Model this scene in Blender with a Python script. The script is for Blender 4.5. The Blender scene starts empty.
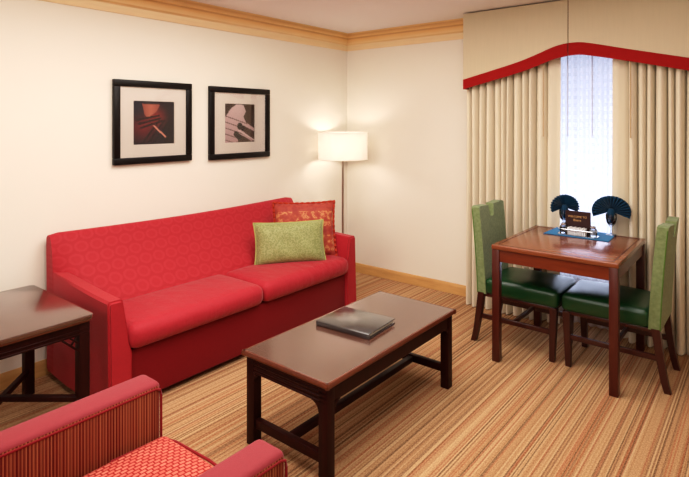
import bpy, bmesh, math, random
from mathutils import Vector, Matrix
random.seed(7)
S = bpy.context.scene
COL = S.collection
PI = math.pi

# ------------------------------------------------------------------ colour / nodes
def lin(c):
    return tuple(((v/255)/12.92 if v/255 <= .04045 else ((v/255+.055)/1.055)**2.4) for v in c) + (1.0,)

class NT:
    def __init__(s, name):
        s.m = bpy.data.materials.new(name); s.m.use_nodes = True
        s.t = s.m.node_tree; s.b = s.t.nodes['Principled BSDF']; s.out = s.t.nodes['Material Output']
        s._co = None
    def n(s, typ, **kw):
        nd = s.t.nodes.new(typ)
        for k, v in kw.items():
            if k.startswith('i_'):
                key = k[2:]; key = int(key) if key.isdigit() else key
                nd.inputs[key].default_value = v
            else: setattr(nd, k, v)
        return nd
    def l(s, a, b): s.t.links.new(a, b)
    def co(s):
        if s._co is None: s._co = s.n('ShaderNodeTexCoord').outputs['Object']
        return s._co
    def mapping(s, scale=(1,1,1), rot=(0,0,0), loc=(0,0,0)):
        mp = s.n('ShaderNodeMapping'); mp.inputs['Scale'].default_value = scale
        mp.inputs['Rotation'].default_value = rot; mp.inputs['Location'].default_value = loc
        s.l(s.co(), mp.inputs['Vector']); return mp.outputs[0]
    def math(s, op, a, b=None, c=None):
        nd = s.n('ShaderNodeMath', operation=op)
        for i, v in enumerate((a, b, c)):
            if v is None: continue
            if isinstance(v, (int, float)): nd.inputs[i].default_value = v
            else: s.l(v, nd.inputs[i])
        return nd.outputs[0]
    def ramp(s, fac, stops, interp='LINEAR'):
        nd = s.n('ShaderNodeValToRGB'); cr = nd.color_ramp; cr.interpolation = interp
        while len(cr.elements) < len(stops): cr.elements.new(.5)
        for e, (p, c) in zip(cr.elements, stops): e.position = p; e.color = lin(c)
        s.l(fac, nd.inputs[0]); return nd.outputs[0]
    def mix(s, fac, a, b, blend='MIX'):
        nd = s.n('ShaderNodeMix', data_type='RGBA', blend_type=blend)
        if isinstance(fac, (int, float)): nd.inputs[0].default_value = fac
        else: s.l(fac, nd.inputs[0])
        for k, v in ((6, a), (7, b)):
            if isinstance(v, tuple): nd.inputs[k].default_value = v
            else: s.l(v, nd.inputs[k])
        return nd.outputs[2]
    def noise(s, vec, scale, detail=3, rough=.5):
        nd = s.n('ShaderNodeTexNoise', i_Scale=scale, i_Detail=detail, i_Roughness=rough)
        s.l(vec, nd.inputs['Vector']); return nd.outputs['Fac']
    def bump(s, h, strength=.2, dist=.01):
        nd = s.n('ShaderNodeBump', i_Strength=strength, i_Distance=dist)
        s.l(h, nd.inputs['Height']); s.l(nd.outputs[0], s.b.inputs['Normal'])
    def sep(s, v):
        nd = s.n('ShaderNodeSeparateXYZ'); s.l(v, nd.inputs[0]); return nd.outputs
    def base(s, c):
        if isinstance(c, tuple): s.b.inputs['Base Color'].default_value = c
        else: s.l(c, s.b.inputs['Base Color'])
    def set(s, **kw):
        for k, v in kw.items(): s.b.inputs[k.replace('_', ' ')].default_value = v
        return s.m

def plain(name, rgb, rough=.6, var=.0, vscale=30, bump=0, bscale=300, bd=.002, **kw):
    t = NT(name); c = lin(rgb)
    if var:
        f = t.noise(t.co(), vscale, 4)
        d = tuple(max(0, v*(1-var)) for v in c[:3])+(1,); u = tuple(min(1, v*(1+var)) for v in c[:3])+(1,)
        t.base(t.mix(f, d, u))
    else: t.base(c)
    if bump: t.bump(t.noise(t.co(), bscale, 3), bump, bd)
    return t.set(Roughness=rough, **kw)

def wood(name, dark, light, rough=.3, axis='Y', scale=14, coat=.0, spec=.5, ior=1.5):
    t = NT(name)
    sc = {'X': (1.2, scale, scale), 'Y': (scale, 1.2, scale), 'Z': (scale, scale, 1.2)}[axis]
    f = t.noise(t.mapping(sc), 2.2, 5, .6)
    f2 = t.noise(t.mapping(tuple(v*6 for v in sc)), 2.0, 2)
    c = t.ramp(f, [(.3, dark), (.7, light)])
    c = t.mix(.25, c, t.ramp(f2, [(.3, dark), (.75, light)]))
    t.base(c); t.bump(f2, .04, .002)
    return t.set(Roughness=rough, Coat_Weight=coat, Coat_Roughness=.17, Coat_IOR=ior, Specular_IOR_Level=spec)

# ------------------------------------------------------------------ mesh helpers
def new(): return bmesh.new()
def merge(bm, other, mat=0):
    for f in other.faces: f.material_index = mat
    me = bpy.data.meshes.new('tmp'); other.to_mesh(me); other.free(); bm.from_mesh(me); bpy.data.meshes.remove(me)
    return bm
def box(x0, x1, y0, y1, z0, z1, r=0, seg=2, bm=None, mat=0):
    b = bmesh.new(); bmesh.ops.create_cube(b, size=1)
    for v in b.verts:
        v.co = Vector(((x0+x1)/2+v.co.x*(x1-x0), (y0+y1)/2+v.co.y*(y1-y0), (z0+z1)/2+v.co.z*(z1-z0)))
    if r: bmesh.ops.bevel(b, geom=b.edges[:], offset=r, segments=seg, profile=.5, affect='EDGES')
    return b if bm is None else merge(bm, b, mat)
def prism(poly, axis, a, b_, r=0, seg=2, bm=None):
    """extrude a 2D polygon along axis ('x': poly=(y,z), 'y': (x,z), 'z': (x,y))"""
    b = bmesh.new()
    def P(p, k): return {'x': (k, p[0], p[1]), 'y': (p[0], k, p[1]), 'z': (p[0], p[1], k)}[axis]
    A = [b.verts.new(P(p, a)) for p in poly]; B = [b.verts.new(P(p, b_)) for p in poly]
    b.faces.new(A); b.faces.new(B[::-1])
    n = len(poly)
    for i in range(n): b.faces.new((A[i], B[i], B[(i+1) % n], A[(i+1) % n]))
    bmesh.ops.recalc_face_normals(b, faces=b.faces[:])
    if r: bmesh.ops.bevel(b, geom=b.edges[:], offset=r, segments=seg, profile=.5, affect='EDGES')
    return b if bm is None else merge(bm, b)
def lathe(prof, cx=0, cy=0, n=32, bm=None, caps=False):
    b = bmesh.new(); rings = []
    for r, z in prof:
        if r < 1e-5: rings.append([b.verts.new((cx, cy, z))])
        else: rings.append([b.verts.new((cx+r*math.cos(2*PI*k/n), cy+r*math.sin(2*PI*k/n), z)) for k in range(n)])
    for A, B in zip(rings, rings[1:]):
        for k in range(n):
            k2 = (k+1) % n
            vs = [A[k % len(A)], A[k2 % len(A)], B[k2 % len(B)], B[k % len(B)]]
            u = []
            for v in vs:
                if v not in u: u.append(v)
            if len(u) > 2: b.faces.new(u)
    bmesh.ops.recalc_face_normals(b, faces=b.faces[:])
    return b if bm is None else merge(bm, b)
def tube(pts, r, n=10, bm=None, closed=False, square=False):
    b = bmesh.new(); pts = [Vector(p) for p in pts]; rings = []; N = len(pts)
    for i, p in enumerate(pts):
        if closed: d = pts[(i+1) % N]-pts[i-1]
        else: d = pts[min(i+1, N-1)]-pts[max(i-1, 0)]
        d.normalize()
        upv = Vector((0, 0, 1)) if abs(d.z) < .9 else Vector((1, 0, 0))
        u = d.cross(upv).normalized(); w = u.cross(d)
        rr = r[i] if isinstance(r, (list, tuple)) else r
        rings.append([b.verts.new(p+u*rr*math.cos(2*PI*k/n+(PI/4 if square else 0))+w*rr*math.sin(2*PI*k/n+(PI/4 if square else 0))) for k in range(n)])
    for i in range(N if closed else N-1):
        A, B = rings[i], rings[(i+1) % N]
        for k in range(n): b.faces.new((A[k], A[(k+1) % n], B[(k+1) % n], B[k]))
    if not closed: b.faces.new(rings[0][::-1]); b.faces.new(rings[-1])
    bmesh.ops.recalc_face_normals(b, faces=b.faces[:])
    return b if bm is None else merge(bm, b)
def bar(p, q, w, h, bm=None, r=.003):
    """rectangular bar p->q, w wide, h high"""
    p, q = Vector(p), Vector(q); d = q-p; L = d.length; d.normalize()
    u = d.cross(Vector((0, 0, 1))).normalized(); n = u.cross(d)
    b = bmesh.new(); bmesh.ops.create_cube(b, size=1)
    for v in b.verts: v.co = (p+q)/2 + d*v.co.x*L + u*v.co.y*w + n*v.co.z*h
    bmesh.ops.recalc_face_normals(b, faces=b.faces[:])
    if r: bmesh.ops.bevel(b, geom=b.edges[:], offset=r, segments=1, affect='EDGES')
    return b if bm is None else merge(bm, b)
def cushion(x0, x1, y0, y1, z0, z1, crown=.02, r=.035, nx=14, ny=20, bulge=.012):
    """upholstered box cushion with domed top, soft sides"""
    b = box(x0, x1, y0, y1, z0, z1, r, 4)
    for _ in range(1):
        es = [e for e in b.edges if e.calc_length() > .12]
        bmesh.ops.subdivide_edges(b, edges=es, cuts=9, use_grid_fill=True)
    cx, cy, hx, hy = (x0+x1)/2, (y0+y1)/2, (x1-x0)/2, (y1-y0)/2
    for v in b.verts:
        u = (v.co.x-cx)/hx; w = (v.co.y-cy)/hy; t = (v.co.z-z0)/(z1-z0)
        v.co.z += crown*max(0, 1-u*u)*max(0, 1-w**4)*t
        v.co.x += bulge*u*abs(u)*(1-w**4)*math.sin(PI*min(1, max(0, t)))
        v.co.y += bulge*.6*w*abs(w)*(1-u**4)*math.sin(PI*min(1, max(0, t)))
    return b

def finish(o, ang=40):
    me = o.data
    for p in me.polygons: p.use_smooth = True
    me.set_sharp_from_angle(angle=math.radians(ang))

def tag(o, label=None, cat=None, group=None, kind=None):
    if label: o['label'] = label
    if cat: o['category'] = cat
    if group: o['group'] = group
    if kind: o['kind'] = kind
    return o
def thing(name, label, cat, loc, rz=0, group=None):
    o = bpy.data.objects.new(name, None); COL.objects.link(o); o.empty_display_size = .1
    o.location = loc; o.rotation_euler = (0, 0, rz); o['_w'] = 1
    tag(o, label, cat, group); return o
def root_of(p):
    while p.parent: p = p.parent
    return p
def obj(name, bm, mats, parent=None, local=False, ang=40, label=None, loc=None):
    """bm in world coordinates unless local; parts keep identity transforms under their thing"""
    off = None
    if parent is not None and not local: off = root_of(parent).location
    if parent is None and loc is not None: off = Vector(loc)
    if off is not None: bmesh.ops.translate(bm, verts=bm.verts[:], vec=-Vector(off))
    me = bpy.data.meshes.new(name); bm.to_mesh(me); bm.free()
    o = bpy.data.objects.new(name, me); COL.objects.link(o)
    for m in (mats if isinstance(mats, (list, tuple)) else [mats]): me.materials.append(m)
    if parent is not None: o.parent = parent
    elif loc is not None: o.location = loc
    finish(o, ang)
    if label: o['label'] = label
    return o
def struct(name, bm, m, parent=None, ang=30):
    o = obj(name, bm, m, parent, ang=ang)
    if parent is None: o['kind'] = 'structure'
    return o
def copy_tree(o, parent=None):
    c = o.copy(); COL.objects.link(c); c.parent = parent
    for ch in list(o.children): copy_tree(ch, c)
    return c

# ------------------------------------------------------------------ materials
def mk_wall(name, rgb):
    t = NT(name); f = t.noise(t.co(), 1.1, 2)
    c = lin(rgb); t.base(t.mix(f, tuple(v*.97 for v in c[:3])+(1,), c))
    t.bump(t.noise(t.co(), 180, 3), .08, .002)
    return t.set(Roughness=.75, Specular_IOR_Level=.25)
m_wall = mk_wall('wall_paint', (242, 236, 224))
m_ceil = mk_wall('ceiling_paint', (240, 236, 233))

def mk_carpet():
    t = NT('striped_carpet'); x, y, z = t.sep(t.co())
    def rnd(freq, off=0.0):
        n = t.n('ShaderNodeTexWhiteNoise', noise_dimensions='1D')
        t.l(t.math('FLOOR', t.math('ADD', t.math('MULTIPLY', x, freq), off)), n.inputs['W']); return n.outputs['Value']
    fine = t.ramp(rnd(135), [(0, (180, 138, 102)), (.20, (202, 166, 126)), (.36, (162, 116, 82)), (.50, (186, 146, 108)),
             (.64, (156, 86, 64)), (.76, (210, 178, 138)), (.88, (118, 76, 56))], 'CONSTANT')
    wide = t.ramp(rnd(17, .3), [(0, (184, 142, 104)), (.3, (172, 130, 94)), (.6, (178, 126, 92)), (.8, (190, 152, 114))], 'CONSTANT')
    c = t.mix(.34, fine, wide)
    dark = t.math('GREATER_THAN', rnd(160, .61), .93)
    c = t.mix(t.math('MULTIPLY', dark, .8), c, lin((92, 58, 40)))
    rust = t.math('GREATER_THAN', rnd(150, .17), .92)
    c = t.mix(t.math('MULTIPLY', rust, .6), c, lin((166, 84, 54)))
    dash = t.noise(t.mapping((190, 95, 1)), 1.0, 1)
    c = t.mix(.24, c, t.ramp(dash, [(.35, (112, 74, 46)), (.65, (226, 190, 144))]))
    t.base(c); t.bump(t.noise(t.co(), 420, 2), .4, .004)
    return t.set(Roughness=.95, Specular_IOR_Level=.1)
m_carpet = mk_carpet()

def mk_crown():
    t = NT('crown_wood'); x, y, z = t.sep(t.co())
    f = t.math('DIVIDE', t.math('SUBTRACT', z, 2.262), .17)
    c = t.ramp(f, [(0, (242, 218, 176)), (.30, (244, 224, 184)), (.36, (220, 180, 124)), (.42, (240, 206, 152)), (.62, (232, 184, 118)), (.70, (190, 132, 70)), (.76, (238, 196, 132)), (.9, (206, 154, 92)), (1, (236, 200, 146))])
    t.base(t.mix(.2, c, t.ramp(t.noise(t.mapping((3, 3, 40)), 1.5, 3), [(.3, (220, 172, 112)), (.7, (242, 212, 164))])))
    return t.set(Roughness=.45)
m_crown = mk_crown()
m_base = wood('baseboard_wood', (196, 148, 92), (222, 178, 118), .4, 'Y', 10)
m_baseb = wood('baseboard_wood_back', (196, 148, 92), (222, 178, 118), .4, 'X', 10)

def fabric(name, rgb, var=.1, rough=.85, weave=900, sheen=.15, strength=.25):
    t = NT(name); c = lin(rgb)
    f = t.noise(t.co(), 60, 4)
    t.base(t.mix(f, tuple(v*(1-var) for v in c[:3])+(1,), tuple(min(1, v*(1+var)) for v in c[:3])+(1,)))
    t.bump(t.noise(t.co(), weave, 2), strength, .002)
    return t.set(Roughness=rough, Sheen_Weight=sheen, Sheen_Roughness=.4, Specular_IOR_Level=.25)
def fabric_soft(name, rgb, var, rough):
    t = NT(name); c = lin(rgb); f = t.noise(t.co(), 60, 4)
    t.base(t.mix(f, tuple(v*(1-var) for v in c[:3])+(1,), tuple(min(1, v*(1+var)) for v in c[:3])+(1,)))
    h = t.math('ADD', t.math('MULTIPLY', t.noise(t.mapping((9, 16, 9)), 1.0, 3), 1.0), t.math('MULTIPLY', t.noise(t.co(), 700, 2), .06))
    t.bump(h, .35, .03)
    return t.set(Roughness=rough, Sheen_Weight=.2, Sheen_Roughness=.4, Specular_IOR_Level=.25)
RED = (172, 38, 48)
m_red = fabric('red_upholstery', RED, .09, .62)
m_redseat = fabric_soft('red_seat_upholstery', (174, 42, 54), .10, .6)
m_redbase_shaded = fabric('red_base_upholstery_shaded', (128, 14, 24), .08, .7)  # sofa red darkened: shade under overhead light painted into the base fabric
def mk_redback():
    t = NT('red_patterned_upholstery'); x, y, z = t.sep(t.co())
    # staggered rows of soft ovals woven tone on tone
    u = t.math('MULTIPLY', y, 10.5); w = t.math('MULTIPLY', z, 15)
    row = t.math('FLOOR', w)
    u2 = t.math('ADD', u, t.math('MULTIPLY', t.math('MODULO', row, 2), .5))
    du = t.math('SUBTRACT', t.math('FRACT', u2), .5); dw = t.math('SUBTRACT', t.math('FRACT', w), .5)
    d = t.math('SQRT', t.math('ADD', t.math('MULTIPLY', du, du), t.math('MULTIPLY', dw, dw)))
    d = t.math('ADD', d, t.math('MULTIPLY', t.math('SUBTRACT', t.noise(t.co(), 90, 3), .5), .18))
    c = t.ramp(d, [(0, (175, 41, 51)), (.22, (172, 38, 48)), (.36, (178, 47, 57)), (.42, (178, 46, 56)), (.5, (170, 37, 47))])
    t.base(c); t.bump(t.noise(t.co(), 700, 2), .25, .002)
    return t.set(Roughness=.62, Sheen_Weight=.15, Sheen_Roughness=.4, Specular_IOR_Level=.25)
m_redback = mk_redback()

m_pink = fabric('rose_red_upholstery', (146, 52, 60), .08, .7)
def mk_armstripe():
    t = NT('striped_upholstery'); x, y, z = t.sep(t.co())
    n = t.n('ShaderNodeTexWhiteNoise', noise_dimensions='1D')
    t.l(t.math('FLOOR', t.math('MULTIPLY', y, 230)), n.inputs['W'])
    fr = t.math('FRACT', t.math('MULTIPLY', y, 100))
    a = t.ramp(fr, [(0, (92, 24, 22)), (.3, (138, 60, 44)), (.55, (190, 130, 88)), (.72, (130, 46, 40)), (.9, (88, 24, 24))])
    b = t.ramp(n.outputs['Value'], [(0, (104, 30, 28)), (.4, (140, 58, 44)), (.75, (180, 116, 80)), (1, (124, 44, 40))])
    t.base(t.mix(.35, a, b)); t.bump(fr, .3, .003)
    return t.set(Roughness=.8, Specular_IOR_Level=.2)
m_armstripe = mk_armstripe()
def mk_seatcheck():
    t = NT('checked_upholstery')
    br = t.n('ShaderNodeTexBrick', offset=.5)
    br.inputs['Color1'].default_value = lin((222, 126, 108)); br.inputs['Color2'].default_value = lin((208, 104, 90))
    br.inputs['Mortar'].default_value = lin((158, 40, 38)); br.inputs['Scale'].default_value = 1
    br.inputs['Mortar Size'].default_value = .0034; br.inputs['Mortar Smooth'].default_value = .4
    br.inputs['Brick Width'].default_value = .024; br.inputs['Row Height'].default_value = .0165
    t.l(t.mapping(rot=(0, 0, PI/2)), br.inputs['Vector'])
    t.base(br.outputs['Color']); t.bump(br.outputs['Fac'], .2, .002)
    return t.set(Roughness=.8, Specular_IOR_Level=.2)
m_seatcheck = mk_seatcheck()
m_piping = fabric('dark_rose_piping', (140, 26, 34), .05, .7)

m_ctop = wood('dark_mahogany_top', (74, 42, 31), (94, 56, 42), .26, 'Y', 14, 1.0, .5, 1.75)
m_cedge = wood('dark_mahogany_edge', (84, 34, 18), (116, 54, 30), .28, 'Y', 18, .3)
m_cleg = wood('espresso_mahogany', (38, 10, 8), (54, 17, 12), .45, 'Z', 18, 0, .16)
m_dtop = wood('red_mahogany_top', (116, 60, 34), (146, 80, 48), .22, 'X', 10, .4)
m_dleg = wood('red_mahogany', (66, 20, 14), (88, 32, 20), .34, 'Z', 16, .1)
m_dap = wood('red_mahogany_apron', (98, 38, 20), (124, 54, 28), .28, 'X', 12, .3)
m_chleg = wood('chair_leg_wood', (50, 14, 10), (70, 24, 16), .35, 'Z', 16, .2)

def mk_greenback():
    t = NT('sage_green_fabric')
    f = t.noise(t.mapping((8, 8, 8)), 7, 3)
    c = t.ramp(f, [(.3, (110, 124, 82)), (.7, (132, 145, 101))])
    t.base(c); t.bump(t.noise(t.co(), 500, 2), .3, .002)
    return t.set(Roughness=.75, Sheen_Weight=.2, Specular_IOR_Level=.3)
m_gback = mk_greenback()
m_gpipe = fabric('green_piping', (88, 120, 52), .05)
m_gseat = plain('dark_green_leather', (14, 66, 34), .3, .12, 30, .12, 160, .002, Specular_IOR_Level=.6)

def mk_drape(name, rgb):
    t = NT(name); c = lin(rgb)
    f = t.noise(t.mapping((60, 60, 4)), 1.5, 3)
    t.base(t.mix(f, tuple(v*.93 for v in c[:3])+(1,), c)); t.bump(t.noise(t.co(), 600, 2), .12, .002)
    return t.set(Roughness=.85, Specular_IOR_Level=.15, Sheen_Weight=.1)
m_drape = mk_drape('cream_drape', (236, 225, 204))
m_valance = mk_drape('beige_valance', (212, 199, 172))
m_trim = fabric('deep_red_trim', (158, 20, 20), .08, .8)
m_valdark = plain('valance_seam', (96, 60, 50), .8)
def mk_sheer():
    t = NT('sheer_voile'); x, y, z = t.sep(t.co())
    t.t.nodes.remove(t.b)
    gx = t.math('FRACT', t.math('MULTIPLY', x, 24)); gz = t.math('FRACT', t.math('MULTIPLY', z, 17))
    a = t.math('LESS_THAN', t.math('ABSOLUTE', t.math('SUBTRACT', gx, .5)), .24)
    b = t.math('LESS_THAN', t.math('ABSOLUTE', t.math('SUBTRACT', gz, .5)), .28)
    dens = t.math('ADD', .70, t.math('MULTIPLY', t.math('MULTIPLY', a, b), .2))
    tr = t.n('ShaderNodeBsdfTransparent'); tl = t.n('ShaderNodeBsdfTranslucent'); df = t.n('ShaderNodeBsdfDiffuse')
    tl.inputs[0].default_value = lin((244, 246, 255)); df.inputs[0].default_value = lin((240, 240, 248))
    m1 = t.n('ShaderNodeMixShader', i_0=.35); t.l(tl.outputs[0], m1.inputs[1]); t.l(df.outputs[0], m1.inputs[2])
    m2 = t.n('ShaderNodeMixShader'); t.l(dens, m2.inputs[0]); t.l(tr.outputs[0], m2.inputs[1]); t.l(m1.outputs[0], m2.inputs[2])
    t.l(m2.outputs[0], t.out.inputs[0]); return t.m
m_sheer = mk_sheer()
def mk_glass(name='clear_glass', tint=(255, 255, 255), gl=.06):
    t = NT(name); t.t.nodes.remove(t.b)
    tr = t.n('ShaderNodeBsdfTransparent'); tr.inputs[0].default_value = lin(tint)
    g = t.n('ShaderNodeBsdfGlossy', i_Roughness=.03); m = t.n('ShaderNodeMixShader')
    fr = t.n('ShaderNodeFresnel', i_IOR=1.45)
    t.l(t.math('MULTIPLY', fr.outputs[0], gl*12), m.inputs[0])
    t.l(tr.outputs[0], m.inputs[1]); t.l(g.outputs[0], m.inputs[2]); t.l(m.outputs[0], t.out.inputs[0]); return t.m
m_glass = mk_glass()
m_goblet = mk_glass('goblet_glass', (240, 244, 250), .14)
m_frame = plain('black_frame_lacquer', (18, 9, 8), .4, .1, 20, Specular_IOR_Level=.3)
m_mat = plain('white_mat_board', (238, 226, 216), .8)
def mk_print():
    t = NT('printed_art'); a = t.n('ShaderNodeVertexColor', layer_name='Col'); t.base(a.outputs['Color'])
    return t.set(Roughness=.4)
m_print = mk_print()
m_chrome = plain('polished_chrome', (214, 216, 222), .15, Metallic=1.0)
m_steel = plain('brushed_nickel', (190, 178, 164), .3, Metallic=1.0)
def mk_shade():
    t = NT('white_lamp_shade'); t.base(lin((250, 240, 228)))
    t.t.nodes.remove(t.b)
    tl = t.n('ShaderNodeBsdfTranslucent'); df = t.n('ShaderNodeBsdfDiffuse'); m = t.n('ShaderNodeMixShader', i_0=.5)
    tl.inputs[0].default_value = lin((255, 250, 244)); df.inputs[0].default_value = lin((254, 250, 244))
    t.l(tl.outputs[0], m.inputs[1]); t.l(df.outputs[0], m.inputs[2]); t.l(m.outputs[0], t.out.inputs[0]); return t.m
m_shade = mk_shade()
def mk_bulb():
    t = NT('lit_bulb'); t.base(lin((255, 240, 220)))
    t.b.inputs['Emission Color'].default_value = lin((255, 226, 190)); t.b.inputs['Emission Strength'].default_value = 4
    return t.set(Roughness=.4)
m_bulb = mk_bulb()
m_binder = plain('black_leatherette', (26, 26, 34), .26, .2, 40, .05, 300, .001, Specular_IOR_Level=.9, Coat_Weight=1.0, Coat_Roughness=.22, Coat_IOR=1.9)
m_paper = plain('paper_pages', (232, 226, 214), .8)
m_mat_teal = fabric('teal_placemat_cloth', (8, 112, 164), .12, .8)
m_napkin = fabric('dark_teal_napkin', (14, 58, 86), .3, .7)
m_sign = plain('maroon_card', (46, 12, 14), .45)
m_gold = plain('gold_lettering', (214, 170, 110), .5)
m_packet = plain('white_packet_paper', (226, 224, 226), .7)
m_salt = plain('salt_grains', (236, 234, 232), .8)
m_pepper = plain('pepper_grains', (40, 34, 44), .8)
m_winframe = plain('white_window_paint', (214, 222, 236), .5)

# ------------------------------------------------------------------ the room
RX, RY, H = 5.0, -6.2, 2.434
struct('floor', box(-.1, RX+.1, RY-.1, .1, -.1, 0), m_carpet)
struct('ceiling', box(-.1, RX+.1, RY-.1, .1, H, H+.1), m_ceil)
struct('wall_left', box(-.12, 0, RY, 0, 0, H), m_wall)
W0, W1, WZ0, WZ1 = 1.78, 2.86, .34, 2.16
bm = new()
box(-.12, W0, 0, .12, 0, H, bm=bm); box(W1, RX+.12, 0, .12, 0, H, bm=bm)
box(W0, W1, 0, .12, 0, WZ0, bm=bm); box(W0, W1, 0, .12, WZ1, H, bm=bm)
struct('wall_back', bm, m_wall)
struct('wall_right', box(RX, RX+.12, RY, 0, 0, H), m_wall)
struct('wall_rear', box(-.12, RX+.12, RY-.12, RY, 0, H), m_wall)
# baseboards and crown
bprof = [(0, 0), (.016, 0), (.016, .07), (.012, .082), (.008, .092), (0, .092)]
struct('baseboard_left', prism(bprof, 'y', RY, 0), m_base)
struct('baseboard_back', prism([(-a, z) for a, z in bprof], 'x', 0, RX), m_baseb)
cprof = [(0, 2.262), (.010, 2.262), (.014, 2.275), (.014, 2.315), (.022, 2.322), (.030, 2.330), (.034, 2.345), (.040, 2.372), (.048, 2.384), (.048, 2.392), (.058, 2.398), (.064, 2.412), (.064, H), (0, H)]
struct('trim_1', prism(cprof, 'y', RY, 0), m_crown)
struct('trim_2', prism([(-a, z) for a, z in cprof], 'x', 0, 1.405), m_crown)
# window
wf = new()
for a in ((W0, W0+.05, WZ0, WZ1), (W1-.05, W1, WZ0, WZ1)): box(a[0], a[1], .03, .09, a[2], a[3], bm=wf)
for a in ((WZ0, WZ0+.05), (WZ1-.05, WZ1)): box(W0, W1, .03, .09, a[0], a[1], bm=wf)
win = bpy.data.objects.new('window_1', None); COL.objects.link(win); win.location = ((W0+W1)/2, .06, WZ0); win['kind'] = 'structure'
obj('window_frame', wf, m_winframe, win)
obj('window_pane', box(W0+.03, W1-.03, .058, .062, WZ0+.03, WZ1-.03), m_glass, win)

# ------------------------------------------------------------------ sofa
SY0, SY1 = -2.945, -.885
sofa = thing('sofa', 'long red upholstered sofa with patterned back and two seat cushions against the left wall', 'sofa', (.42, (SY0+SY1)/2, 0))
obj('sofa_base', box(.10, .785, SY0+.02, SY1-.02, .035, .318, .012, 3), m_redbase_shaded, sofa)
def arm_bm(outer, s):
    # s=+1: inner side towards +y
    b = new(); rings = []
    for x, zt in ((.045, .646), (.3, .632), (.6, .613), (.80, .606)):
        prof = [(0, .035), (.125, .035), (.125, .31), (.112, .42), (.082, zt-.012), (.072, zt), (.012, zt), (0, zt-.012)]
        rings.append([b.verts.new((x+(.015 if (zt == .606 and z < .4) else 0), outer+s*(max(o, .012) if x < .1 else o), z)) for o, z in prof])
    for A, B in zip(rings, rings[1:]):
        for k in range(len(A)): b.faces.new((A[k], A[(k+1) % len(A)], B[(k+1) % len(A)], B[k]))
    b.faces.new(rings[0]); b.faces.new(rings[-1])
    bmesh.ops.recalc_face_normals(b, faces=b.faces[:])
    fe = [e for e in b.edges if all(v.co.x > .79 for v in e.verts)]
    bmesh.ops.bevel(b, geom=fe, offset=.012, segments=3, affect='EDGES')
    return b
obj('arm', arm_bm(SY0, 1), m_red, sofa); obj('arm', arm_bm(SY1, -1), m_red, sofa)
def back_bm():
    b = new(); rings = []
    prof = [(.04, .05), (.04, .30), (.035, .60), (.03, .80), (.034, .845), (.048, .860), (.066, .862), (.084, .852), (.10, .825), (.14, .745), (.24, .60), (.335, .50), (.42, .42), (.42, .05)]
    N = 36
    for i in range(N+1):
        t = i/N; y = SY0+.008+(SY1-SY0-.016)*t
        e = min(t, 1-t)*(SY1-SY0)           # soft rounding near the ends
        rd = .018*max(0, 1-e/.03)**2; kk = max(0, 1-e/.17)**2*.85
        sag = .018*math.sin(PI*t)
        rings.append([b.verts.new(((x if x < .11 else .11+(x-.11)*(1-kk)), y, z-(sag+rd*.6)*max(0, (z-.4)/.45))) for x, z in prof])
    for A, B in zip(rings, rings[1:]):
        for k in range(len(A)): b.faces.new((A[k], A[(k+1) % len(A)], B[(k+1) % len(A)], B[k]))
    b.faces.new(rings[0]); b.faces.new(rings[-1])
    bmesh.ops.recalc_face_normals(b, faces=b.faces[:])
    return b
obj('backrest', back_bm(), m_redback, sofa, ang=50)
for a, c in ((SY0+.112, -1.897), (-1.893, SY1-.112)):
    obj('seat_cushion', cushion(.36, .832, a, c, .322, .456, .016, .05), m_redseat, sofa, ang=60)
for x in (.14, .70):
    for y in (SY0+.09, SY1-.09): obj('foot', lathe([(0, 0), (.02, 0), (.026, .037), (0, .037)], x, y, 16), m_cleg, sofa)

# ------------------------------------------------------------------ pillows
def pillow_bm(w, h, t, ruffle=0, n=26):
    b = new(); F = []; B = []
    for i in range(n+1):
        rf, rb = [], []
        for j in range(n+1):
            u = -1+2*i/n; v = -1+2*j/n
            pinch = 1-.06*(1-abs(v)**2)*abs(u)**3; pinch2 = 1-.06*(1-abs(u)**2)*abs(v)**3
            x = u*w/2*pinch; y = v*h/2*pinch2
            th = t/2*((1-u**4)*(1-v**4))**.55
            wr = .004*math.sin(9*u+5*v)*(1-u*u)*(1-v*v)
            rf.append(b.verts.new((x, y, th+wr))); rb.append(b.verts.new((x, y, -th+wr)))
        F.append(rf); B.append(rb)
    for i in range(n):
        for j in range(n):
            b.faces.new((F[i][j], F[i+1][j], F[i+1][j+1], F[i][j+1]))
            b.faces.new((B[i][j], B[i][j+1], B[i+1][j+1], B[i+1][j]))
    bmesh.ops.remove_doubles(b, verts=b.verts[:], dist=1e-5)
    bmesh.ops.recalc_face_normals(b, faces=b.faces[:])
    return b
def pillow_edge(w, h, n=40):
    P = []
    for s in range(4):
        for k in range(n):
            a = -1+2*k/n
            u, v = [(a, -1), (1, a), (-a, 1), (-1, -a)][s]
            pinch = 1-.06*(1-abs(v)**2)*abs(u)**3; pinch2 = 1-.06*(1-abs(u)**2)*abs(v)**3
            P.append((u*w/2*pinch, v*h/2*pinch2, 0))
    return P
def place(o, bottom, dirv, lean, h):
    """stand a pillow (local x = width, y = up, z = facing) with its bottom-centre at `bottom`"""
    ux = Vector((dirv[0], dirv[1], 0)).normalized(); nrm = Vector((ux.y, -ux.x, 0))
    up = (Vector((0, 0, 1))*math.cos(lean)-nrm*math.sin(lean)); fz = ux.cross(up)
    M = Matrix((ux, up, fz)).transposed().to_4x4()
    M.translation = Vector(bottom)+up*h/2
    o.matrix_world = M
def mk_greenpillow():
    t = NT('green_jacquard')
    f = t.noise(t.mapping((1, 1, 1)), 55, 2, .4)
    c = t.ramp(f, [(.40, (134, 137, 82)), (.5, (160, 162, 110)), (.6, (138, 141, 84))])
    t.base(c); t.bump(f, .3, .004); return t.set(Roughness=.6, Sheen_Weight=.2)
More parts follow.
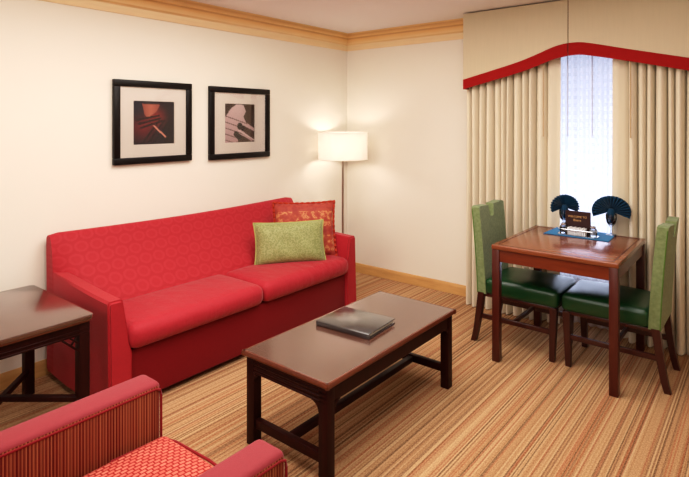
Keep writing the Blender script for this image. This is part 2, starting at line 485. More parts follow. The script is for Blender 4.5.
def mk_orangepillow():
    t = NT('rust_floral_jacquard'); x, y, z = t.sep(t.co())
    f = t.noise(t.mapping((1, 1, 1)), 26, 3, .5)
    c1 = t.ramp(f, [(.38, (160, 54, 38)), (.52, (176, 76, 50)), (.58, (204, 140, 90)), (.68, (170, 62, 44))])
    w = t.math('ABSOLUTE', t.math('SUBTRACT', t.math('FRACT', t.math('MULTIPLY', t.math('ADD', y, .02), 5.2)), .5))
    c2 = t.mix(t.math('GREATER_THAN', w, .32), c1, t.ramp(f, [(.4, (154, 46, 38)), (.6, (170, 66, 48))]))
    t.base(c2); t.bump(f, .25, .004); return t.set(Roughness=.65, Sheen_Weight=.2)
gp = obj('green_pillow', pillow_bm(.55, .325, .15), mk_greenpillow())
tag(gp, 'rectangular light green throw pillow in front, at the right end of the red sofa', 'pillow')
place(gp, (.588, -1.415, .448), (.58, .81), math.radians(19), .325)
obj('piping', tube(pillow_edge(.55, .325), .0055, 8, closed=True), fabric('pale_green_cord', (170, 172, 104)), gp, local=True)
op = obj('patterned_pillow', pillow_bm(.50, .44, .13), mk_orangepillow())
tag(op, 'square rust red patterned pillow behind the green one, against the right sofa arm', 'pillow')
place(op, (.535, -1.200, .452), (.66, .75), math.radians(18), .44)
ed = pillow_edge(.50, .44, 44); rp = []
for k, p in enumerate(ed): rp.append((p[0]*1.01, p[1]*1.01, .011*math.sin(k*1.6)))
obj('ruffle_trim', tube(rp, .010, 6, closed=True), fabric('rust_cord', (180, 58, 36)), op, local=True)

# ------------------------------------------------------------------ pictures
def paint_grid(y0, y1, z0, z1, x, fn, n=56):
    b = new(); cl = b.verts.layers.float_color.new('Col'); V = []
    for i in range(n+1):
        row = []
        for j in range(n+1):
            u, v = i/n, j/n
            vt = b.verts.new((x, y0+(y1-y0)*u, z1-(z1-z0)*v)); vt[cl] = lin(fn(u, v)); row.append(vt)
        V.append(row)
    for i in range(n):
        for j in range(n): b.faces.new((V[i][j], V[i][j+1], V[i+1][j+1], V[i+1][j]))
    return b
def mixc(a, b, t): t = max(0, min(1, t)); return tuple(a[k]+(b[k]-a[k])*t for k in range(3))
def seg_d(u, v, a, b):
    dx, dy = b[0]-a[0], b[1]-a[1]; t = max(0, min(1, ((u-a[0])*dx+(v-a[1])*dy)/(dx*dx+dy*dy)))
    return math.hypot(u-a[0]-t*dx, v-a[1]-t*dy)
def inpoly(u, v, P):
    c = False
    for (x1, y1), (x2, y2) in zip(P, P[1:]+P[:1]):
        if (y1 > v) != (y2 > v) and u < (x2-x1)*(v-y1)/(y2-y1)+x1: c = not c
    return c
def art_strings(u, v):
    c = (40, 24, 34)
    c = mixc(c, (128, 40, 44), 1.25-3.0*math.hypot(u-.25, (v-.55)*.9))
    c = mixc(c, (150, 46, 40), 1.2-3.6*math.hypot(u-.55, v-.38))
    c = mixc(c, (34, 30, 46), 1.2-2.6*math.hypot(u-.05, v-.1))
    if inpoly(u, v, [(.22, .07), (.64, .09), (.56, .24), (.34, .40), (.27, .30)]): c = mixc((196, 116, 94), (140, 62, 54), abs(u-.42)*3)
    for k in range(6):
        d = seg_d(u, v, (.18+.13*k, 1.02), (.62+.13*k, .45))
        if d < .026: c = mixc((14, 10, 16), c, d/.03)
    for k in range(3):
        d = seg_d(u, v, (.08+.05*k, .44+.09*k), (.62+.03*k, .34+.06*k))
        if d < .022: c = (32, 14, 20)
    d = seg_d(u, v, (.5, .58), (.77, .82))
    if d < .02: c = (222, 150, 128)
    return c
def art_keys(u, v):
    c = mixc((58, 36, 32), (86, 60, 50), v*u)
    if inpoly(u, v, [(0, 1), (0, .38), (.22, .12), (.40, .02), (.62, .04), (.70, .20), (.62, .34), (.70, .48), (1, .64), (1, .72), (.62, .56), (.52, .66), (.96, .93), (.9, .97), (.46, .76), (.44, .97), (.3, 1)]):
        c = mixc((222, 196, 194), (196, 160, 160), v)
        for k in range(6):
            if seg_d(u, v, (-.05, .30+.15*k), (.75, .52+.15*k)) < .012: c = (120, 88, 88)
    for (a, b_, r) in ((.50, .58, .09), (.60, .64, .07), (.38, .78, .08), (.47, .86, .07)):
        if math.hypot(u-a, v-b_) < r: c = (34, 20, 20)
    if seg_d(u, v, (.45, .68), (1, .95)) < .018: c = (226, 200, 196)
    return c
def picture(y0, y1, z0, z1, ay0, ay1, az0, az1, fn, label):
    k = .9915; cy, cz = -4.2876, 1.53          # rear plane of the frame lies on the wall, its face 3 cm proud
    y0, y1, ay0, ay1 = [cy+(v-cy)*k for v in (y0, y1, ay0, ay1)]; z0, z1, az0, az1 = [cz+(v-cz)*k for v in (z0, z1, az0, az1)]
    t = thing('framed_picture', label, 'picture', (0, (y0+y1)/2, z0))
    fr = new(); w = .045
    for (a, b_, c, d) in ((y0, y1, z1-w, z1), (y0, y1, z0, z0+w), (y0, y0+w, z0+w, z1-w), (y1-w, y1, z0+w, z1-w)):
        box(.002, .032, a, b_, c, d, .004, 2, bm=fr)
    obj('picture_frame', fr, m_frame, t)
    mb = new(); o = .03
    for (a, b_, c, d) in ((y0+o, y1-o, az1, z1-o), (y0+o, y1-o, z0+o, az0), (y0+o, ay0, az0, az1), (ay1, y1-o, az0, az1)):
        box(.008, .016, a, b_, c, d, bm=mb)
    obj('mat_board', mb, m_mat, t)
    obj('art_print', paint_grid(ay0-.004, ay1+.004, az0-.004, az1+.004, .0105, fn), m_print, t)
    obj('picture_glass', box(.020, .022, y0+.03, y1-.03, z0+.03, z1-.03), m_glass, t)
    return t
picture(-2.499, -1.886, 1.238, 1.820, -2.352, -2.030, 1.372, 1.678, art_strings, 'black framed picture of dark red instrument strings, nearer the camera, above the sofa')
picture(-1.72, -1.083, 1.228, 1.814, -1.562, -1.248, 1.362, 1.680, art_keys, 'black framed picture of pale piano keys, closer to the corner, above the sofa')

# ------------------------------------------------------------------ floor lamp
LX, LY = .252, -.378
lamp = thing('floor_lamp', 'slim metal floor lamp with white drum shade in the corner behind the sofa', 'lamp', (LX, LY, 0))
obj('lamp_base', lathe([(0, 0), (.13, 0), (.13, .012), (.12, .02), (.02, .026), (0, .026)], LX, LY, 36), m_steel, lamp)
obj('pole', lathe([(0, .02), (.0105, .02), (.0105, 1.20), (.014, 1.21), (.014, 1.235), (0, 1.235)], LX, LY, 16), m_steel, lamp)
R = .235
sh = obj('lamp_shade', lathe([(R, 1.175), (R, 1.432), (R-.003, 1.432), (R-.003, 1.175), (R, 1.175)], LX, LY, 64), m_shade, lamp)
rg = new()
for z in (1.177, 1.43): tube([(LX+R*math.cos(2*PI*k/48), LY+R*math.sin(2*PI*k/48), z) for k in range(48)], .004, 6, bm=rg, closed=True)
for k in range(3):
    a = 2*PI*k/3; tube([(LX, LY, 1.40), (LX+R*math.cos(a), LY+R*math.sin(a), 1.43)], .002, 6, bm=rg)
obj('shade_ring', rg, m_shade, sh)
obj('bulb', lathe([(0, 1.235), (.014, 1.236), (.016, 1.26), (.03, 1.29), (.032, 1.315), (.022, 1.34), (0, 1.35)], LX, LY, 20), m_bulb, lamp)

# ------------------------------------------------------------------ coffee table
CX0, CX1, CY0, CY1 = 1.465, 2.008, -2.638, -1.495
ct = thing('coffee_table', 'dark mahogany coffee table in front of the red sofa', 'coffee table', ((CX0+CX1)/2, (CY0+CY1)/2, 0))
tp = obj('tabletop', box(CX0+.012, CX1-.012, CY0+.012, CY1-.012, .425, .446, .002, 1), m_ctop, ct)
eb = new()
oprof = [(0, .420), (.010, .420), (.017, .427), (.017, .436), (.012, .4455), (0, .4455)]
for ed_ in ((CX1-.017, 1, 'y', CY0, CY1), (CX0+.017, -1, 'y', CY0, CY1)):
    prism([(ed_[0]+ed_[1]*a, z) for a, z in oprof], 'y', CY0+.002, CY1-.002, bm=eb)
for yy, s in ((CY1-.017, 1), (CY0+.017, -1)):
    prism([(yy+s*a, z) for a, z in oprof], 'x', CX0+.002, CX1-.002, bm=eb)
obj('edge_moulding', eb, m_cedge, tp)
ap = new(); i_ = .022
for (x0, x1, y0, y1) in ((CX0+i_, CX0+i_+.02, CY0+i_, CY1-i_), (CX1-i_-.02, CX1-i_, CY0+i_, CY1-i_), (CX0+i_, CX1-i_, CY0+i_, CY0+i_+.02), (CX0+i_, CX1-i_, CY1-i_-.02, CY1-i_)):
    box(x0, x1, y0, y1, .345, .424, .002, 1, bm=ap)
for z in (.352, .372, .392):
    for (p, q) in (((CX0+i_, CY0+i_, z), (CX1-i_, CY0+i_, z)), ((CX0+i_, CY1-i_, z), (CX1-i_, CY1-i_, z))):
        bar(p, q, .008, .010, ap, .003)
obj('apron', ap, m_cleg, ct)
LW = .050
for x in (CX0+.018, CX1-.018-LW):
    for y in (CY0+.018, CY1-.018-LW):
        b = box(x, x+LW, y, y+LW, 0, .424, .003, 2)
        sx = 1 if x < 1.7 else -1; sy = 1 if y < -2 else -1
        lg = obj('leg', b, m_cleg, ct)
        br = new(); cx_ = x+LW if sx > 0 else x; cy_ = y+LW if sy > 0 else y
        q = [(0, 0)]+[(.04*(1-math.sin(a*PI/12)), -.04*(1-math.cos(a*PI/12))) for a in range(7)]
        px = [(cx_+sx*a, .346+c) for a, c in q]; py = [(cy_+sy*a, .346+c) for a, c in q]
        prism(px, 'y', (y if sy > 0 else y+LW-.018), (y+.018 if sy > 0 else y+LW), bm=br)
        obj('bracket', br, m_cleg, lg)
        obj('bracket', prism(py, 'x', (x if sx > 0 else x+LW-.018), (x+.018 if sx > 0 else x+LW)), m_cleg, lg)
for y in (CY0+.018+LW/2, CY1-.018-LW/2):
    obj('stretcher', box(CX0+.018+LW-.004, CX1-.018-LW+.004, y-.016, y+.016, .085, .128, .004, 2), m_cleg, ct)
obj('stretcher', box(1.7365-.017, 1.7365+.017, CY0+.059, CY1-.059, .088, .122, .004, 2), m_cleg, ct)

# binder
bd = thing('binder', 'black leather folder lying on the dark coffee table', 'folder', (1.695, -2.04, .446), math.radians(4))
obj('cover', box(-.165, .165, -.13, .13, .0005, .006, .002, 2), m_binder, bd, local=True)
obj('cover', box(-.165, .165, -.13, .13, .021, .027, .0025, 2), m_binder, bd, local=True)
obj('spine', box(-.168, .168, -.137, -.127, .0005, .027, .004, 3), m_binder, bd, local=True)
obj('pages', box(-.155, .155, -.125, .118, .006, .021), m_paper, bd, local=True)

# ------------------------------------------------------------------ end table
EX0, EX1, EY0, EY1 = .13, .868, -3.66, -3.045
et = thing('end_table', 'dark wooden end table with crossed stretchers left of the sofa', 'side table', ((EX0+EX1)/2, (EY0+EY1)/2, 0))
def clip_rect(x0, x1, y0, y1, c):
    P = []
    for cx_, cy_, a0 in ((x1-c, y1-c, 0), (x0+c, y1-c, 90), (x0+c, y0+c, 180), (x1-c, y0+c, 270)):
        cc = c
        for k in range(5): a = math.radians(a0+22.5*k); P.append((cx_+cc*math.cos(a), cy_+cc*math.sin(a)))
    return P
b = prism(clip_rect(EX0, EX1, EY0, EY1, .03), 'z', .578, .598, .004, 2)
etop = obj('tabletop', b, m_ctop, et)
obj('edge_moulding', prism(clip_rect(EX0+.006, EX1-.006, EY0+.006, EY1-.006, .03), 'z', .566, .579, .003, 2), m_cedge, etop)
ap = new(); i_ = .02
for (x0, x1, y0, y1) in ((EX0+i_, EX0+i_+.02, EY0+i_, EY1-i_), (EX1-i_-.02, EX1-i_, EY0+i_, EY1-i_), (EX0+i_, EX1-i_, EY0+i_, EY0+i_+.02), (EX0+i_, EX1-i_, EY1-i_-.02, EY1-i_)):
    box(x0, x1, y0, y1, .505, .568, .002, 1, bm=ap)
for z in (.512, .53):
    bar((EX1-i_, EY0+i_, z), (EX1-i_, EY1-i_, z), .006, .008, ap, .002); bar((EX0+i_, EY1-i_, z), (EX1-i_, EY1-i_, z), .006, .008, ap, .002)
obj('apron', ap, m_cleg, et)
LE = .05
ecs = []
for x in (EX0+.018, EX1-.018-LE):
    for y in (EY0+.018, EY1-.018-LE):
        b = box(x, x+LE, y, y+LE, 0, .568, .003, 2); ecs.append((x+LE/2, y+LE/2))
        lg = obj('leg', b, m_cleg, et)
        sx = 1 if x < .5 else -1; sy = 1 if y < -3.3 else -1
        cx_ = x+LE if sx > 0 else x; cy_ = y+LE if sy > 0 else y
        fx = x if sx > 0 else x+LE-.014; fy = y if sy > 0 else y+LE-.014
        br = new()                                              # pierced fret bracket
        bar((fx+.007, cy_, .43), (fx+.007, cy_+sy*.075, .503), .012, .010, br, .002)
        bar((fx+.007, cy_, .468), (fx+.007, cy_+sy*.040, .503), .012, .008, br, .002)
        bar((fx+.007, cy_+sy*.038, .467), (fx+.007, cy_+sy*.012, .503), .012, .007, br, .002)
        obj('bracket', br, m_cleg, lg)
obj('stretcher', bar((ecs[1][0], ecs[1][1], .13), (ecs[2][0], ecs[2][1], .19), .03, .026), m_cleg, et)
obj('stretcher', bar((ecs[0][0], ecs[0][1], .19), (ecs[3][0], ecs[3][1], .19), .03, .026), m_cleg, et)

# ------------------------------------------------------------------ armchair (front left)
AX0, AX1, AYF, AYB = 1.612, 2.360, -3.222, -4.14
ac = thing('armchair', 'low armchair with rose red arms, striped side panels and checked seat in the foreground', 'armchair', ((AX0+AX1)/2, (AYF+AYB)/2, 0))
def chair_arm(x0, x1):
    b = box(x0, x1, AYB+.04, AYF, .09, .602, .022, 4)
    b.normal_update()
    for f in b.faces:
        f.material_index = 1 if abs(f.normal.x) > .9 else 0
    return b
for x0, x1 in ((AX0, AX0+.115), (AX1-.115, AX1)):
    a = obj('arm', chair_arm(x0, x1), [m_pink, m_armstripe], ac)
    for xx in (x0+.002, x1-.002):
        obj('piping', tube([(xx, AYB+.08, .580), (xx, AYF-.024, .580), (xx, AYF-.006, .572), (xx, AYF-.002, .555), (xx, AYF-.002, .11)], .0045, 8), m_piping, a)
obj('seat_base', box(AX0+.10, AX1-.10, AYB+.05, AYF-.02, .09, .29, .015, 3), m_pink, ac)
sc = obj('seat_cushion', cushion(AX0+.118, AX1-.118, AYB+.20, AYF+.012, .285, .418, .02, .03), m_seatcheck, ac, ang=60)
obj('piping', tube([(AX0+.135, AYF-.2, .417), (AX0+.138, AYF-.012, .411), (AX0+.2, AYF+.004, .412), ((AX0+AX1)/2, AYF+.013, .413), (AX1-.2, AYF+.004, .412), (AX1-.138, AYF-.012, .411), (AX1-.135, AYF-.2, .417)], .005, 8), m_piping, sc)
obj('backrest', prism([(AYB-.06, .82), (AYB+.10, .83), (AYB+.22, .42), (AYB+.22, .12), (AYB, .09), (AYB, .5)], 'x', AX0+.005, AX1-.005, .03, 4), m_pink, ac)
for x in (AX0+.07, AX1-.07):
    for y in (AYF-.06, AYB+.08): obj('foot', lathe([(0, 0), (.018, 0), (.026, .095), (0, .095)], x, y, 16), m_cleg, ac)

# ------------------------------------------------------------------ dining table
DX0, DX1, DY0, DY1 = 2.030, 2.770, -1.060, -.245
dt = thing('dining_table', 'red-brown wooden dining table set in front of the window', 'dining table', ((DX0+DX1)/2, (DY0+DY1)/2, 0))
t_ = obj('tabletop', box(DX0, DX1, DY0, DY1, .716, .746, .006, 3), m_dtop, dt)
rim = new()
for (x0, x1, y0, y1) in ((DX0+.03, DX1-.03, DY0+.03, DY0+.036), (DX0+.03, DX1-.03, DY1-.036, DY1-.03), (DX0+.03, DX0+.036, DY0+.03, DY1-.03), (DX1-.036, DX1-.03, DY0+.03, DY1-.03)):
    box(x0, x1, y0, y1, .740, .7468, bm=rim)
obj('inlay_line', rim, m_dleg, t_)
ap = new(); i_ = .012
for (x0, x1, y0, y1) in ((DX0+i_, DX0+i_+.022, DY0+i_, DY1-i_), (DX1-i_-.022, DX1-i_, DY0+i_, DY1-i_), (DX0+i_, DX1-i_, DY0+i_, DY0+i_+.022), (DX0+i_, DX1-i_, DY1-i_-.022, DY1-i_)):
    box(x0, x1, y0, y1, .640, .717, .002, 1, bm=ap)
obj('apron', ap, m_dap, dt)
LD = .048
for x in (DX0+.003, DX1-.003-LD):
    for y in (DY0+.003, DY1-.003-LD): obj('leg', box(x, x+LD, y, y+LD, 0, .717, .004, 2), m_dleg, dt)

# ------------------------------------------------------------------ dining chairs (local: +x forward, y across, origin at rear legs)
def chair_back_bm():
    b = new(); hw = .212; ys = []
    for k in range(9): ys.append(-hw+(hw-.05)*k/8)
    for k in range(1, 16): ys.append(-.05+.1*k/16)
    for k in range(9): ys.append(.05+(hw-.05)*k/8)
    NZ = 14; F = []; B = []
    for y in ys:
        a = abs(y)
        top = .935+.012*(a/hw)**2-.012*max(0, (a-.17)/.042)**2
        nd = .085 if a < .016 else .085*max(0, math.sqrt(max(0, 1-((a-.016)/.024)**2))) if a < .040 else 0
        top -= nd
        wz = 1-.06*max(0, 0)
        rf, rb = [], []
        for j in range(NZ+1):
            t = j/NZ; z = .345+(top-.345)*t; s = (z-.345)/.6
            xr = .020-.040*s**1.4                    # rear face
            th = .064-.006*s
            taper = .965+.035*s
            dish = .008*(1-(y/hw)**2)*s
            rf.append(b.verts.new((xr+th-dish, y*taper, z))); rb.append(b.verts.new((xr-dish, y*taper, z)))
        F.append(rf); B.append(rb)
    n = len(ys)
    for i in range(n-1):
        for j in range(NZ):
            b.faces.new((F[i][j], F[i+1][j], F[i+1][j+1], F[i][j+1])); b.faces.new((B[i][j], B[i][j+1], B[i+1][j+1], B[i+1][j]))
        b.faces.new((F[i][NZ], F[i+1][NZ], B[i+1][NZ], B[i][NZ])); b.faces.new((F[i][0], B[i][0], B[i+1][0], F[i+1][0]))
    for i in (0, n-1):
        for j in range(NZ): b.faces.new((F[i][j], F[i][j+1], B[i][j+1], B[i][j]))
    bmesh.ops.recalc_face_normals(b, faces=b.faces[:])
    return b
def tleg(p0, p1, w0, w1):
    b = new(); A = []; B = []
    for s in ((-1, -1), (1, -1), (1, 1), (-1, 1)):
        A.append(b.verts.new((p0[0]+s[0]*w0/2, p0[1]+s[1]*w0/2, p0[2]))); B.append(b.verts.new((p1[0]+s[0]*w1/2, p1[1]+s[1]*w1/2, p1[2])))
    b.faces.new(A[::-1]); b.faces.new(B)
    for k in range(4): b.faces.new((A[k], A[(k+1) % 4], B[(k+1) % 4], B[k]))
    bmesh.ops.bevel(b, geom=b.edges[:], offset=.003, segments=1, affect='EDGES')
    return b
def make_chair(loc, rz, label):
    t = thing('dining_chair', label, 'chair', loc, rz)
    bk_ = obj('backrest', chair_back_bm(), m_gback, t, local=True, ang=50)
    for s in (-1, 1):
        pts = []
        for j in range(13):
            z = .35+.57*j/12; q = (z-.345)/.6; xr = .020-.040*q**1.4
            pts.append((xr+.004, s*(.2125*(.965+.035*q)), z))
        obj('piping', tube(pts, .0035, 6), m_gpipe, bk_, local=True)
    s_ = cushion(.078, .565, -.212, .212, .345, .452, .02, .028, bulge=.006)
    obj('seat', s_, m_gseat, t, local=True, ang=60)
    obj('seat_frame', box(.05, .545, -.195, .195, .325, .348, .004, 2), m_chleg, t, local=True)
    for y in (-.185, .185):
        obj('leg', tleg((.525, y, 0), (.535, y, .345), .034, .046), m_chleg, t, local=True)
        lb = new(); n = 7; rings = []
        for k in range(n+1):
            q = k/n; z = .352*q; x = -.012+.060*q**.75; w = .034+.010*q
            rings.append([lb.verts.new((x+sx*w/2, y+sy*w/2, z)) for sx, sy in ((-1, -1), (1, -1), (1, 1), (-1, 1))])
        for A, B in zip(rings, rings[1:]):
            for k in range(4): lb.faces.new((A[k], A[(k+1) % 4], B[(k+1) % 4], B[k]))
        lb.faces.new(rings[0][::-1]); lb.faces.new(rings[-1])
        obj('leg', lb, m_chleg, t, local=True)
        obj('stretcher', bar((.02, y, .185), (.53, y, .185), .02, .032), m_chleg, t, local=True)
    obj('stretcher', bar((.27, -.185, .185), (.27, .185, .185), .02, .03), m_chleg, t, local=True)
    return t
ch = make_chair((1.812, -.635, 0), 0, 'green upholstered dining chair on the left, facing right under the table')
c2 = copy_tree(ch); c2.location = (2.962, -.635, 0); c2.rotation_euler = (0, 0, PI)
c2['label'] = 'green upholstered dining chair on the right, its rear side turned to the camera'

# ------------------------------------------------------------------ table setting
TZ = .7468
pm = prism([(2.178, -.515), (2.60, -.515), (2.588, -.235), (2.185, -.235)], 'z', TZ, TZ+.003, .001, 1)
tag(obj('placemat', pm, m_mat_teal, loc=(2.385, -.37, TZ)), 'teal cloth placemat lying on the dining table', 'placemat')
PZ = TZ+.0032
def goblet(x, y, label):
    o = obj('goblet', lathe([(0, PZ), (.034, PZ), (.034, PZ+.003), (.008, PZ+.010), (.006, PZ+.05), (.012, PZ+.062), (.030, PZ+.085), (.036, PZ+.115), (.036, PZ+.145), (.0345, PZ+.145), (.0345, PZ+.115), (.028, PZ+.088), (.008, PZ+.068), (0, PZ+.066)], x, y, 28), m_goblet, loc=(x, y, PZ))
    return tag(o, label, 'glass')
def napkin(x, y, yaw, r, label):
    b = new(); z0 = PZ+.078; zc = PZ+.165; N = 36; rows = []
    u = Vector((math.cos(yaw), math.sin(yaw), 0)); nv = Vector((-math.sin(yaw), math.cos(yaw), 0))
    # pleated stem in the bowl then a radiating fan
    def P(a, rad, k, base=zc):
        off = (.012 if k % 2 else -.012)*(rad/r)**.7
        return Vector((x, y, base))+u*math.sin(a)*rad+Vector((0, 0, 1))*math.cos(a)*rad*.86+nv*(off-.10*rad*abs(math.sin(a)))
    for ri in range(6):
        rad = .014+(r-.014)*ri/5; row = []
        for k in range(N+1):
            a = math.radians(-112+224*k/N); row.append(b.verts.new(P(a, rad, k)))
        rows.append(row)
    for A, B in zip(rows, rows[1:]):
        for k in range(N): b.faces.new((A[k], A[k+1], B[k+1], B[k]))
    lathe([(0, z0), (.006, z0), (.026, z0+.04), (.026, zc-.01), (.018, zc+.015), (0, zc+.02)], x, y, 14, bm=b)
    o = obj('napkin', b, m_napkin, loc=(x, y, z0), ang=20)
    md = o.modifiers.new('thick', 'SOLIDIFY'); md.thickness = .003
    return tag(o, label, 'napkin')
YW = math.radians(20)
G1, G2 = (2.258, -.30), (2.565, -.285)
goblet(*G1, 'clear stemmed glass on the left of the placemat, behind the silver caddy')
goblet(*G2, 'clear stemmed glass on the right of the placemat, beside the silver caddy')
napkin(*G1, math.radians(40), .104, 'dark teal napkin fanned out in the left glass')
napkin(*G2, math.radians(14), .122, 'dark teal napkin fanned out in the right glass')
# caddy
KX0, KX1, KY0, KY1 = 2.262, 2.522, -.492, -.398
cd = thing('condiment_caddy', 'small silver condiment caddy on the teal placemat', 'caddy', ((KX0+KX1)/2, (KY0+KY1)/2, PZ))
obj('tray', prism(clip_rect(KX0, KX1, KY0, KY1, .03), 'z', PZ, PZ+.006, .001, 1), m_chrome, cd)
rl = [(x, y, PZ+.040) for x, y in clip_rect(KX0+.004, KX1-.004, KY0+.004, KY1-.004, .028)]
obj('rail', tube(rl, .003, 8, closed=True), m_chrome, cd)
for x in (KX0+.07, KX1-.07):
    for y in (KY0+.004, KY1-.004): obj('post', tube([(x, y, PZ+.005), (x, y, PZ+.040)], .0025, 8), m_chrome, cd)
JZ = PZ+.0062
def jar(x, y, fill, label):
    t = thing('shaker', label, 'shaker', (x, y, JZ))
    obj('jar', lathe([(0, JZ), (.025, JZ), (.027, JZ+.01), (.025, JZ+.048), (.016, JZ+.056), (.015, JZ+.056), (.019, JZ+.048), (.025, JZ+.01), (0, JZ+.004)], x, y, 24), m_goblet, t)
    obj('contents', lathe([(0, JZ+.005), (.023, JZ+.008), (.022, JZ+.036), (0, JZ+.036)], x, y, 20), fill, t)
    obj('lid', lathe([(.0175, JZ+.053), (.0195, JZ+.062), (.012, JZ+.071), (0, JZ+.073)], x, y, 24), m_chrome, t)
jy = (KY0+KY1)/2
jar(KX0+.035, jy, m_pepper, 'pepper shaker with silver lid in the left end of the caddy')
jar(KX1-.035, jy, m_salt, 'salt shaker with silver lid in the right end of the caddy')
for k in range(9):
    x = KX0+.073+.0135*k
    o = obj('sugar_packet', box(x-.0055, x+.0055, KY0+.010, KY0+.052, JZ, JZ+.048+.003*(k % 2), .003, 2), m_packet, loc=(x, KY0+.03, JZ))
    tag(o, 'white paper sweetener packet standing in the middle of the caddy', 'packet', 'sweetener packets in the caddy')
# sign card, standing behind the packets in the caddy
sx0, sx1 = 2.302, 2.468
sg = thing('table_sign', 'small maroon card sign with gold lettering standing in the caddy', 'sign', ((sx0+sx1)/2, -.424, JZ))
obj('card', box(sx0, sx1, -.427, -.421, JZ, JZ+.156, .001, 1), m_sign, sg)
def text(body, size, z, name, parent):
    cu = bpy.data.curves.new(name, 'FONT'); cu.body = body; cu.size = size; cu.align_x = 'CENTER'; cu.extrude = .0004
    o = bpy.data.objects.new('tmp', cu); COL.objects.link(o)
    dg = bpy.context.evaluated_depsgraph_get(); me = bpy.data.meshes.new_from_object(o.evaluated_get(dg))
    bpy.data.objects.remove(o)
    b = new(); b.from_mesh(me); bpy.data.meshes.remove(me)
    bmesh.ops.rotate(b, verts=b.verts[:], cent=(0, 0, 0), matrix=Matrix.Rotation(PI/2, 3, 'X'))
    bmesh.ops.translate(b, verts=b.verts[:], vec=((sx0+sx1)/2-.004, -.4275, z))
    obj(name, b, m_gold, parent)
text('WELCOME TO', .019, JZ+.112, 'lettering', sg)
text('Bistro', .021, JZ+.087, 'lettering', sg)

# ------------------------------------------------------------------ curtains and valance
VX0, VX1, VXM, VY = 1.440, 3.20, 2.272, -.26
def fold_curtain(x0, x1, flat0, flat1, nf, yb, amp, z0, z1, seed):
    """pleated cloth; flat0/flat1: width of the flat hem strip at the left/right edge"""
    rnd = random.Random(seed); b = new()
    a0, a1 = x0+flat0, x1-flat1
    ed_ = [0]
    for k in range(nf): ed_.append(ed_[-1]+rnd.uniform(.75, 1.3))
    ed_ = [a0+(a1-a0)*e/ed_[-1] for e in ed_]
    amps = [amp*rnd.uniform(.8, 1.15) for _ in range(nf)]
    P = []
    if flat0:
        for k in range(6): P.append((x0+flat0*k/6, .55+.15*math.sin(k*.9), -1))
    for k in range(nf):
        for j in range(14):
            t = j/14; P.append((ed_[k]+(ed_[k+1]-ed_[k])*t, math.sin(PI*t)**.5, k))
    P.append((a1, 0, nf-1))
    if flat1:
        for k in range(1, 7): P.append((a1+flat1*k/6, .62+.15*math.sin(k*.9), -1))
    NZ = 14; rows = []
    for j in range(NZ+1):
        t = j/NZ; z = z0+(z1-z0)*t; row = []
        for (x, h, k) in P:
            am = amps[k] if k >= 0 else amp
            ph = (k if k >= 0 else 3)*1.7
            row.append(b.verts.new((x+.006*math.sin(3*t+ph)*(1-t), yb-h*am*(.85+.15*(1-t))-.004*math.sin(2.3*t*3+ph), z)))
        rows.append(row)
    for A, B in zip(rows, rows[1:]):
        for k in range(len(P)-1): b.faces.new((A[k], A[k+1], B[k+1], B[k]))
    bmesh.ops.recalc_face_normals(b, faces=b.faces[:])
    return b
def wand(x, y, z0, z1): return tube([(x, y, z1), (x, y, z0)], .004, 8)
m_wand = plain('wand_plastic', (196, 168, 130), .4)
m_wandw = plain('clear_wand', (206, 206, 218), .4)
dl = obj('drape', fold_curtain(1.418, 2.187, 0, .105, 11, -.105, .108, .006, 2.40, 3), m_drape, loc=(1.8, -.14, .006), ang=75)
tag(dl, 'cream pleated drape left of the window, hanging to the floor', 'curtain')
obj('wand', wand(2.082, -.222, 1.42, 2.3), m_wand, dl, local=False)
dr = obj('drape', fold_curtain(2.544, 3.17, .100, 0, 9, -.105, .108, .006, 2.40, 9), m_drape, loc=(2.8, -.14, .006), ang=75)
tag(dr, 'cream pleated drape right of the window, hanging to the floor', 'curtain')
obj('wand', wand(2.673, -.222, 1.42, 2.3), m_wand, dr)
b = new(); rows = []
for j in range(9):
    z = .01+(2.39-.01)*j/8
    rows.append([b.verts.new((1.95+.75*k/90, -.062+.013*math.sin(k*.82)+.004*math.sin(k*.31+1), z)) for k in range(91)])
for A, B in zip(rows, rows[1:]):
    for k in range(90): b.faces.new((A[k], A[k+1], B[k+1], B[k]))
shr = obj('sheer_curtain', b, m_sheer, loc=(2.33, -.06, .01), ang=80)
tag(shr, 'white sheer curtain glowing in the window between the drapes', 'curtain')
for x in (2.222, 2.395): obj('wand', wand(x, -.092, 1.42, 2.3), m_wandw, shr)

val = thing('valance', 'beige fabric valance with red border above the window', 'valance', (VXM, -.13, 1.80))
def interp(x, P):
    n = len(P); i = 0
    while i < n-2 and x > P[i+1][0]: i += 1
    def sl(k): a, b_ = P[max(0, k-1)], P[min(n-1, k+1)]; return (b_[1]-a[1])/(b_[0]-a[0])
    (x0, y0), (x1, y1) = P[i], P[i+1]; h = x1-x0; t = (x-x0)/h
    return (2*t**3-3*t*t+1)*y0+(t**3-2*t*t+t)*h*sl(i)+(3*t*t-2*t**3)*y1+(t**3-t*t)*h*sl(i+1)
VTOP = [(1.44, 1.880), (1.68, 1.938), (1.917, 1.998), (2.07, 2.050), (2.158, 2.083), (2.23, 2.101), (2.30, 2.106), (2.375, 2.102), (2.677, 2.026), (3.016, 1.942), (3.2, 1.897)]
VBOT = [(1.44, 1.801), (1.68, 1.858), (1.917, 1.914), (2.07, 1.962), (2.158, 1.993), (2.23, 2.008), (2.30, 2.016), (2.375, 2.013), (2.677, 1.944), (3.016, 1.860), (3.2, 1.815)]
def vt_(x): return interp(x, VTOP)
def vb_(x): return interp(x, VBOT)
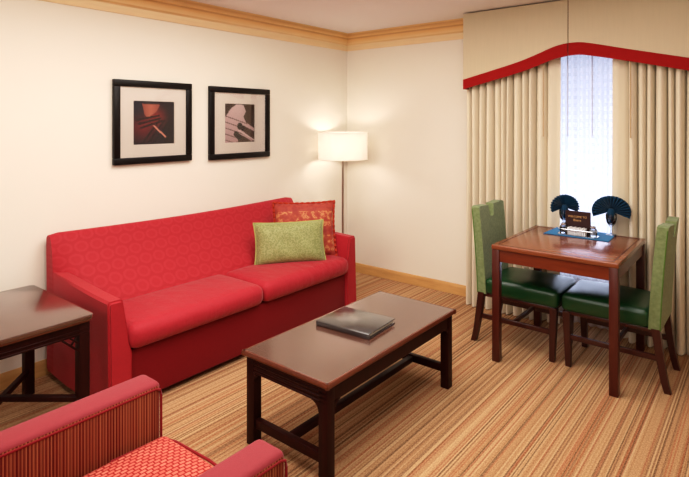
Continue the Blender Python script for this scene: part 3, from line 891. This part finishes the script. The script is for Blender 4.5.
def vstrip(x0, x1, f0, f1, y, n=28, thick=.012):
    b = new(); A = []
    for k in range(n+1):
        x = x0+(x1-x0)*k/n
        A.append([b.verts.new((x, yy, zz)) for yy, zz in ((y, f0(x)), (y, f1(x)), (y+thick, f1(x)), (y+thick, f0(x)))])
    for P, Q in zip(A, A[1:]):
        for k in range(4): b.faces.new((P[k], P[(k+1) % 4], Q[(k+1) % 4], Q[k]))
    b.faces.new(A[0]); b.faces.new(A[-1])
    bmesh.ops.recalc_face_normals(b, faces=b.faces[:])
    return b
VT = 2.424
for x0, x1 in ((VX0, VXM-.003), (VXM+.003, VX1)):
    p = obj('valance_panel', vstrip(x0, x1, vt_, lambda x: VT, VY), m_valance, val)
    obj('border', vstrip(x0, x1, vb_, vt_, VY-.003, thick=.016), m_trim, p)
obj('seam_pleat', box(VXM-.005, VXM+.005, VY+.003, VY+.014, vb_(VXM)+.004, VT), m_valdark, val)
for xa in (VX0, VX1-.014):
    r_ = obj('valance_return', box(xa, xa+.014, VY+.012, 0, 1.880, VT), m_valance, val)
    obj('border', box(xa-.002, xa+.016, VY+.010, 0, 1.801, 1.880), m_trim, r_)
obj('mounting_board', box(VX0+.014, VX1-.014, VY+.012, 0, 2.40, 2.415), m_valance, val)

# ------------------------------------------------------------------ light
def area(name, loc, rot, sx, sy, watts, rgb):
    l = bpy.data.lights.new(name, 'AREA'); l.shape = 'RECTANGLE'; l.size = sx; l.size_y = sy; l.energy = watts
    l.color = lin(rgb)[:3]; o = bpy.data.objects.new(name, l); COL.objects.link(o); o.location = loc; o.rotation_euler = rot; return o
area('ceiling_light', (1.9, -2.5, 2.42), (0, 0, 0), 2.2, 2.6, 84, (255, 250, 243))
area('room_light', (2.2, -5.9, 2.1), (math.radians(68), 0, math.radians(-4)), 1.8, 1.0, 40, (255, 250, 243))
area('daylight', (2.32, .9, .85), (math.radians(-90), 0, 0), 1.4, 1.6, 34, (222, 232, 255))
pl = bpy.data.lights.new('lamp_glow', 'POINT'); pl.energy = 7; pl.color = lin((255, 250, 244))[:3]; pl.shadow_soft_size = .05
po = bpy.data.objects.new('lamp_glow', pl); COL.objects.link(po); po.location = (LX, LY, 1.30)

w = bpy.data.worlds.new('sky'); S.world = w; w.use_nodes = True
bg = w.node_tree.nodes['Background']; bg.inputs[0].default_value = lin((206, 218, 255)); bg.inputs[1].default_value = .9

# ------------------------------------------------------------------ camera
cam = bpy.data.cameras.new('camera'); co = bpy.data.objects.new('camera', cam); COL.objects.link(co)
co.location = (3.42944, -4.28763, 1.53); co.rotation_euler = (PI/2, 0, math.radians(38.925))
cam.sensor_width = 36; cam.sensor_fit = 'HORIZONTAL'; cam.lens = 529.3/689*36; cam.shift_y = -(238.5-122)/689; cam.clip_start = .05
S.camera = co
S.view_settings.view_transform = 'Standard'; S.view_settings.look = 'None'; S.view_settings.exposure = -.08
S.view_settings.use_curve_mapping = True
cv = S.view_settings.curve_mapping.curves[3]
for p_ in ((.02, .0125), (.10, .084), (.30, .31), (.62, .68)): cv.points.new(*p_)
S.view_settings.curve_mapping.update()
for o in S.objects:
    if '_w' in o: del o['_w']
